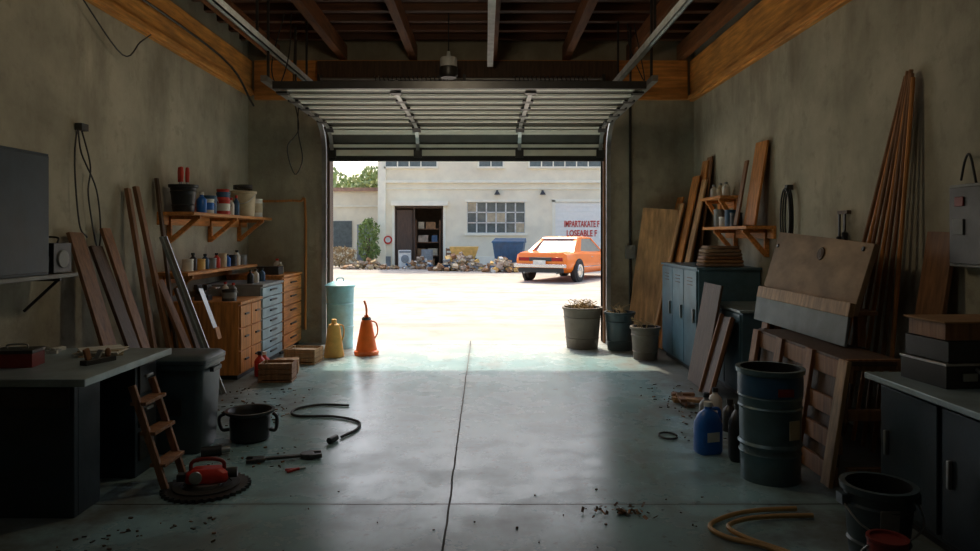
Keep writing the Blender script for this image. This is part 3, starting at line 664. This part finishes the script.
# ------------------------------------------------------------------ EXTERIOR
b = B('yard_ground'); b.bx(-45,45,YB+.2,90,-.25,-.01,'ground'); b.done()
FY=36.0
b = B('facade_building')
dx0,dx1,dz=-4.65,-2.15,3.1; wx0,wx1,wz0,wz1=-.93,2.06,1.70,3.3
b.bx(-5.4,dx0,FY,FY+.5,0,9,'fac'); b.bx(dx1,wx0,FY,FY+.5,0,9,'fac'); b.bx(dx0,dx1,FY,FY+.5,dz,9,'fac')
b.bx(wx0,wx1,FY,FY+.5,0,wz0,'fac'); b.bx(wx0,wx1,FY,FY+.5,wz1,9,'fac')
b.bx(wx1,3.6,FY,FY+.5,0,9,'fac'); b.bx(3.6,8.2,FY,FY+.5,3.3,9,'fac'); b.bx(8.2,22,FY,FY+.5,0,9,'fac')
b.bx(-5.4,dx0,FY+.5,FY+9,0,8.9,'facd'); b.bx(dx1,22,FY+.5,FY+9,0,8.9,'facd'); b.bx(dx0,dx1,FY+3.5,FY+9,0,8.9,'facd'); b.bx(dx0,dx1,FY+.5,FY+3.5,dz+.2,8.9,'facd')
b.bx(-5.5,22,FY-.12,FY,4.28,4.42,'fac2'); b.bx(-5.5,22,FY-.06,FY,3.95,4.0,'fac2'); b.bx(-5.45,dx0-.2,FY-.08,FY,0,.5,'grey'); b.bx(dx1+.2,3.4,FY-.08,FY,0,.5,'fac2')
b.bx(-5.5,-5.1,FY-.1,FY,0,9,'fac2')
b.bx(dx0-.15,dx1+.25,FY-.35,FY,dz,dz+.25,'fac2'); b.bx(dx0-.12,dx0,FY-.1,FY,0,dz,'fac2'); b.bx(dx1,dx1+.12,FY-.1,FY,0,dz,'fac2')
for (a,c) in ((-5.1,-2.5),(-.3,.9),(2.3,6.0),(7,9.5)):
    b.bx(a,c,FY-.03,FY-.01,5.12,6.9,'wglass'); b.bx(a-.1,c+.1,FY-.1,FY,5.02,5.12,'fac2'); b.bx(a-.1,a,FY-.06,FY,5.1,6.9,'fac2'); b.bx(c,c+.1,FY-.06,FY,5.1,6.9,'fac2')
    k=a+.6
    while k<c-.2: b.bx(k-.03,k+.03,FY-.05,FY-.01,5.12,6.9,'fac2'); k+=.6
b.done()
b = B('window_1')
b.bx(wx0,wx1,FY+.12,FY+.14,wz0,wz1,'wglass')
for k in range(7):
    x=wx0+(wx1-wx0)*k/6; b.bx(x-.035,x+.035,FY+.04,FY+.12,wz0,wz1,'white')
for k in range(4):
    z=wz0+(wz1-wz0)*k/3; b.bx(wx0,wx1,FY+.04,FY+.12,z-.03,z+.03,'white')
for x,z in ((0,2),(2,1),(3,1),(5,0)):
    a=wx0+(wx1-wx0)*x/6; c=wz0+(wz1-wz0)*z/3; b.bx(a+.04,a+.46,FY+.09,FY+.11,c+.04,c+.50,'cream')
b.bx(wx0-.12,wx1+.12,FY-.12,FY+.04,wz0-.12,wz0,'fac2'); b.bx(wx0-.1,wx1+.1,FY-.05,FY,wz1,wz1+.12,'fac2'); b.done()
b = B('door_1')
b.bx(dx0,dx0+.08,FY+.1,FY+.4,0,dz,'wood_d'); b.bx(dx1-.08,dx1,FY+.1,FY+.4,0,dz,'wood_d'); b.bx(dx0,dx1,FY+.1,FY+.4,dz-.12,dz,'wood_d')
b.bx(dx0+.95,dx0+1.02,FY+.15,FY+.25,0,dz,'wood_d'); b.plank((dx0+.5,FY+.15,0),(dx0+.5,FY+.15,2.9),.8,.05,'wood_d',wdir=(1,.2,0)); b.done()
b = B('storage_rack',(-2.95,FY+.9,0))
for z in (.5,1.2,1.9): b.bx(-.7,.6,-.25,.25,z,z+.04,'wood_b')
for x in (-.68,.58):
    for y in (-.22,.22): b.bx(x-.03,x+.03,y-.03,y+.03,0,2.4,'wood_b')
for x,z,w,m in ((-.4,.54,.4,'brownbox'),(.2,.54,.5,'cream'),(-.3,1.24,.5,'rubble'),(.3,1.24,.3,'dblue'),(-.4,1.94,.3,'cream'),(.1,1.94,.5,'brownbox'),(-.1,0.01,.8,'brownbox')): b.bx(x-w/2,x+w/2,-.2,.2,z,z+.35,m)
b.done()
b = B('roller_door')
b.bx(3.6,8.2,FY+.05,FY+.1,0,3.3,'doorwhite')
for k in range(13): b.bx(3.6,8.2,FY+.02,FY+.05,.05+k*.25,.27+k*.25,'doorwhite')
b.bx(3.45,3.6,FY-.06,FY+.1,0,3.4,'fac2'); b.bx(3.45,8.35,FY-.06,FY+.1,3.3,3.45,'fac2'); b.done()
e = bpy.data.objects.new('shop_sign', None); scene.collection.objects.link(e); e.location=(5.0,FY,0)
for tx,z in (('IMPARTAKATE F',2.02),('LOSEABLE F',1.54)):
    cu = bpy.data.curves.new('letters','FONT'); cu.body=tx; cu.size=.50; cu.extrude=.012; cu.align_x='CENTER'; cu.offset=.010
    o = bpy.data.objects.new('letters',cu); scene.collection.objects.link(o); o.rotation_euler=(R(90),0,0); o.location=(-.03,.005,z); o.scale=(.50 if z>1.8 else .60,.9,1); cu.materials.append(M['red']); o.parent=e
for x in (.62,2.95):
    b = B('wall_lamp',(x,FY,3.75)); b.bx(-.05,.05,-.1,0,-.05,.15,'dsteel'); b.lathe([(0,.1),(.06,.08),(.16,-.08),(.14,-.08),(0,0)],'dsteel',c=(0,-.2,0)); b.done()
b = B('low_building'); b.bx(-20,-5.55,40,46,0,4.1,'fac'); b.bx(-20,-5.5,39.8,46,4.1,4.3,'roofr'); b.bx(-9,-7.6,39.93,40,0.9,2.4,'wglass'); b.bx(-7.3,-6.4,39.9,40,0,2.2,'grey'); b.bx(-20,-5.5,39.92,40,3.2,3.3,'fac2'); b.done()
def foliage(name, loc, rad, n, m, size, trunk=True):
    b = B(name, loc)
    if trunk:
        for k in range(5):
            a=k*1.257+random.random(); b.tube([(0,0,0),(.1*math.cos(a),.1*math.sin(a),rad[2]*.5),(rad[0]*.5*math.cos(a),rad[1]*.5*math.sin(a),rad[2]*1.2)],.05*rad[2]/1.5,'wood_d',seg=6)
    i=b.mi(m)
    for k in range(n):
        v=Vector((random.gauss(0,1),random.gauss(0,1),random.gauss(0,1))).normalized()*random.uniform(.45,1)**.5
        lump=1+.25*math.sin(v.x*5+1)*math.cos(v.z*6)
        c=Vector((v.x*rad[0],v.y*rad[1],rad[2]*1.1+v.z*rad[2])); c.x*=lump; c.y*=lump
        c.z=max(c.z,.05)
        q=Euler((random.uniform(0,6),random.uniform(0,6),random.uniform(0,6))).to_matrix()
        s=size*random.uniform(.6,1.3)
        vs=[b.bm.verts.new(c+q@Vector(p)*s) for p in ((-.5,0,0),(0,-.28,.05),(.6,0,0),(0,.28,.05))]
        b._face(vs,i)
    return b.done(recalc=False)
foliage('leafy_bush',(-5.85,35.2,0),(.55,.5,1.2),1100,'leaf',.16)
foliage('dry_shrub',(-7.2,34.6,0),(.9,.5,.5),900,'twig',.14)
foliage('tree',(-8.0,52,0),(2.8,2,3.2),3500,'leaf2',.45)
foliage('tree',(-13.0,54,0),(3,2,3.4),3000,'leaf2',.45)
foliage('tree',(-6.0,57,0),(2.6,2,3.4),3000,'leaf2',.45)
def rubble(name,loc,rx,ry,h,n,ms,smin=.06,smax=.26):
    b = B(name,loc)
    for k in range(n):
        a=random.uniform(0,6.28); r=random.uniform(0,1)**.7
        s=random.uniform(smin,smax); z=h*(1-r)*random.random()+s*.25
        b.box((rx*r*math.cos(a),ry*r*math.sin(a),z),(s*random.uniform(.5,1.3),s,s*random.uniform(.3,.8)),random.choice(ms),rot=(random.uniform(-30,30),random.uniform(-30,30),random.uniform(0,180)))
    return b.done()
RM=['rubble','rubble','wood_b','white','grey','brownbox','cream','dblue','rubble','yellow','cream']
rubble('rubble_pile',(-1.1,31.6,0),1.35,.8,.85,210,RM)
rubble('rubble_pile',(.75,30.4,0),.85,.5,.7,130,RM)
rubble('rubble_pile',(-3.1,33.2,0),.8,.4,.7,90,RM)
rubble('rubble_pile',(-5.5,33.0,0),1.4,.4,.4,100,['rubble','brownbox','rubble','twig'])
b = B('yellow_skip',(-1.0,33.4,0)); b.loft([[(-.5,-.3,.45),(.5,-.3,.45),(.5,.3,.45),(-.5,.3,.45)],[(-.7,-.4,1.05),(.7,-.4,1.05),(.7,.4,1.05),(-.7,.4,1.05)]],'yellow'); b.bx(-.6,-.5,-.35,.35,0,.5,'dsteel'); b.bx(.5,.6,-.35,.35,0,.5,'dsteel'); b.done(.02)
b = B('blue_dumpster',(1.10,31.9,0),-8)
b.loft([[(-.55,-.45,.12),(.55,-.45,.12),(.55,.45,.12),(-.55,.45,.12)],[(-.70,-.58,1.25),(.70,-.58,1.25),(.70,.58,1.25),(-.70,.58,1.25)]],'dblue')
b.loft([[(-.74,-.62,1.25),(.74,-.62,1.25),(.74,.62,1.25),(-.74,.62,1.25)],[(-.72,-.60,1.32),(.72,-.60,1.32),(.72,.60,1.46),(-.72,.60,1.46)]],'dblue')
for x in (-.3,0,.3): b.box((x,-.53,.65),(.05,.04,.9),'dblue',rot=(7,0,0))
for x in (-.45,.45):
    for y in (-.35,.35): b.cyl((x-.04,y,.09),.09,.08,'rubber',rot=(0,90,0),seg=14)
b.done(.01)
b = B('round_sign',(-4.98,FY-.01,0)); b.lathe([(0,0),(.22,0),(.22,.03),(0,.03)],'red',c=(0,-.08,1.35),rot=(90,0,0)); b.lathe([(0,0),(.14,0),(.14,.02),(0,.02)],'white',c=(0,-.105,1.35),rot=(90,0,0)); b.bx(-.02,.02,-.08,0,1.33,1.37,'dsteel'); b.done()
b = B('old_washing_machine',(-4.0,34.8,0),10); b.bx(-.3,.3,-.3,.3,0,.85,'white'); b.lathe([(0,0),(.2,0),(.2,.03),(.14,.05),(0,.02)],'grey',c=(0,-.3,.42),rot=(90,0,0)); b.bx(-.28,.28,-.32,-.3,.72,.82,'grey'); b.done(.02)
b = B('oil_drum',(-2.9,35.0,0)); b.lathe([(0,0),(.29,0),(.29,.28),(.31,.3),(.29,.32),(.29,.56),(.31,.58),(.29,.6),(.29,.88),(.27,.88),(.27,.86),(0,.86)],'grey'); b.done()
b = B('wooden_chair',(-1.7,35.2,0),20)
for x in (-.2,.2):
    for y in (-.2,.2): b.bx(x-.02,x+.02,y-.02,y+.02,0,.45 if y<0 else .95,'wood_b')
b.bx(-.23,.23,-.23,.23,.43,.47,'wood_b'); b.bx(-.2,.2,.18,.22,.6,.7,'wood_b'); b.bx(-.2,.2,.18,.22,.8,.92,'wood_b'); b.done(.005)
# ---- car (vintage coupe, rear towards the garage)
b = B('vintage_car',(3.16,25.9,-.01),60)
st=[(-2.34,.80,.50,.80),(-2.26,.87,.40,.92),(-1.9,.89,.30,.95),(-1.1,.91,.24,.97),(-.2,.90,.24,.93),(.9,.89,.24,.92),(1.7,.88,.28,.90),(2.2,.84,.36,.82),(2.32,.76,.44,.74)]
rings=[]
for x,w,zb,zt in st:
    h=zt-zb
    half=[(w*.84,zb),(w*.96,zb+h*.15),(w,zb+h*.42),(w*1.0,zb+h*.6),(w*.96,zt-h*.12),(w*.84,zt)]
    rings.append([(x,-a,z) for a,z in half]+[(x,a,z) for a,z in half[::-1]])
b.loft(rings,'carp')
def frus(x0,x1,w0,z0,u0,u1,w1,z1,m):
    b.loft([[(x0,-w0,z0),(x1,-w0,z0),(x1,w0,z0),(x0,w0,z0)],[(u0,-w1,z1),(u1,-w1,z1),(u1,w1,z1),(u0,w1,z1)]],m)
frus(-1.50,.85,.76,.92,-.92,.22,.60,1.36,'glass')
b.loft([[(-.98,-.62,1.34),(.26,-.62,1.34),(.26,.62,1.34),(-.98,.62,1.34)],[(-.92,-.60,1.39),(.20,-.60,1.39),(.20,.60,1.39),(-.92,.60,1.39)],[(-.75,-.45,1.42),(.05,-.45,1.42),(.05,.45,1.42),(-.75,.45,1.42)]],'carp')
for s_ in (-1,1):
    b.loft([[(-1.66,s_*.66,.93),(-1.66,s_*.80,.93),(-.92,s_*.63,1.36),(-.92,s_*.52,1.36)],[(-1.05,s_*.66,.93),(-1.05,s_*.80,.93),(-.58,s_*.63,1.36),(-.58,s_*.52,1.36)]],'carp')
    b.plank((.88,s_*.76,.92),(.22,s_*.61,1.365),.05,.03,'carp',wdir=(1,0,0))
    for xx in (-1.42,1.42):
        b.cyl((xx,s_*.815,.34),.39,.10,'rubber',rot=(-90*s_,0,0),seg=32)
        b.lathe([(0,0),(.33,0),(.345,.03),(.345,.19),(.32,.215),(.22,.215),(.21,.19),(0,.19)],'rubber',c=(xx,s_*.73,.345),rot=(-90*s_,0,0),seg=32)
        b.lathe([(.215,.2),(.20,.222),(.12,.20),(.06,.225),(0,.23)],'chrome',c=(xx,s_*.73,.345),rot=(-90*s_,0,0),seg=20)
    b.box((-2.335,s_*.56,.72),(.05,.36,.11),'tail'); b.box((2.31,s_*.6,.62),(.06,.2,.16),'white')
    b.box((0,s_*.915,.46),(2.2,.012,.02),'chrome'); b.box((-.35,s_*.915,.76),(.12,.02,.02),'chrome'); b.box((.6,s_*.98,.95),(.08,.12,.09),'chrome')
    b.tube([(-2.38,s_*.55,.30),(-2.1,s_*.5,.30)],.03,'steel',smooth=False)
b.box((-2.345,0,.72),(.03,.76,.12),'dsteel'); b.box((-2.40,0,.52),(.10,1.74,.10),'chrome'); b.box((-2.43,0,.63),(.02,.42,.12),'white'); b.box((2.37,0,.48),(.10,1.62,.10),'chrome'); b.box((-2.30,0,.38),(.08,1.5,.14),'black')
o=b.done(.012,angle=40); o.scale=(1.10,1.10,1.10)

# ------------------------------------------------------------------ lights
w = bpy.data.worlds.new('World'); scene.world = w; w.use_nodes = True
nt = w.node_tree; bg = nt.nodes['Background']
sky = nt.nodes.new('ShaderNodeTexSky'); sky.sky_type='NISHITA'; sky.sun_disc=False; sky.sun_elevation=R(55); sky.air_density=1.0; sky.dust_density=5.0; sky.ozone_density=1
nt.links.new(sky.outputs[0], bg.inputs[0]); bg.inputs[1].default_value=0.37
sd = bpy.data.lights.new('sun','SUN'); sd.energy=4.2; sd.angle=R(1.5); sd.color=(1,.87,.66)
so = bpy.data.objects.new('sun',sd); scene.collection.objects.link(so)
so.rotation_euler = Vector((.10,-.60,-.80)).to_track_quat('-Z','Y').to_euler(); so.location=(0,20,20)
b = B('fill_lamp_fitting',(-.2,3.2,4.12)); b.box((0,0,.05),(1.6,.22,.05),'grey');  # made-up fitting above the view, added to carry the interior fill
for y in (-.05,.05): b.cyl((-.75,y,.015),.018,1.5,'filltube',rot=(0,90,0),seg=12)
b.done()
ld = bpy.data.lights.new('fill_area','AREA'); ld.shape='RECTANGLE'; ld.size=1.5; ld.size_y=.2; ld.energy=4; ld.color=(.85,.95,1)  # added soft fill for the interior
lo = bpy.data.objects.new('fill_area',ld); scene.collection.objects.link(lo); lo.location=(-.2,3.2,4.08)
b = B('fill_bulb_fitting',(-.4,5.8,3.55)); b.tube([(0,0,.10),(0,0,.95)],.006,'black',smooth=False); b.lathe([(0,.12),(.025,.12),(.03,.04),(0,.04)],'black')  # unseen cord and socket, added to go with the fill light
b.done()
pd = bpy.data.lights.new('fill_point','POINT'); pd.energy=36; pd.color=(1,.82,.56); pd.shadow_soft_size=.2  # warm fill added to lift the walls and ceiling
po = bpy.data.objects.new('fill_point',pd); scene.collection.objects.link(po); po.location=(-.4,5.6,3.45)
# ------------------------------------------------------------------ camera
cd = bpy.data.cameras.new('camera'); cd.sensor_width=36; cd.lens=25.71; cd.shift_x=.005; cd.shift_y=-.0413
co = bpy.data.objects.new('camera',cd); scene.collection.objects.link(co); co.location=(0,0,1.6); co.rotation_euler=(R(90),0,0)
scene.camera=co
scene.view_settings.view_transform='Standard'
scene.view_settings.look='None'
scene.view_settings.exposure=0.0
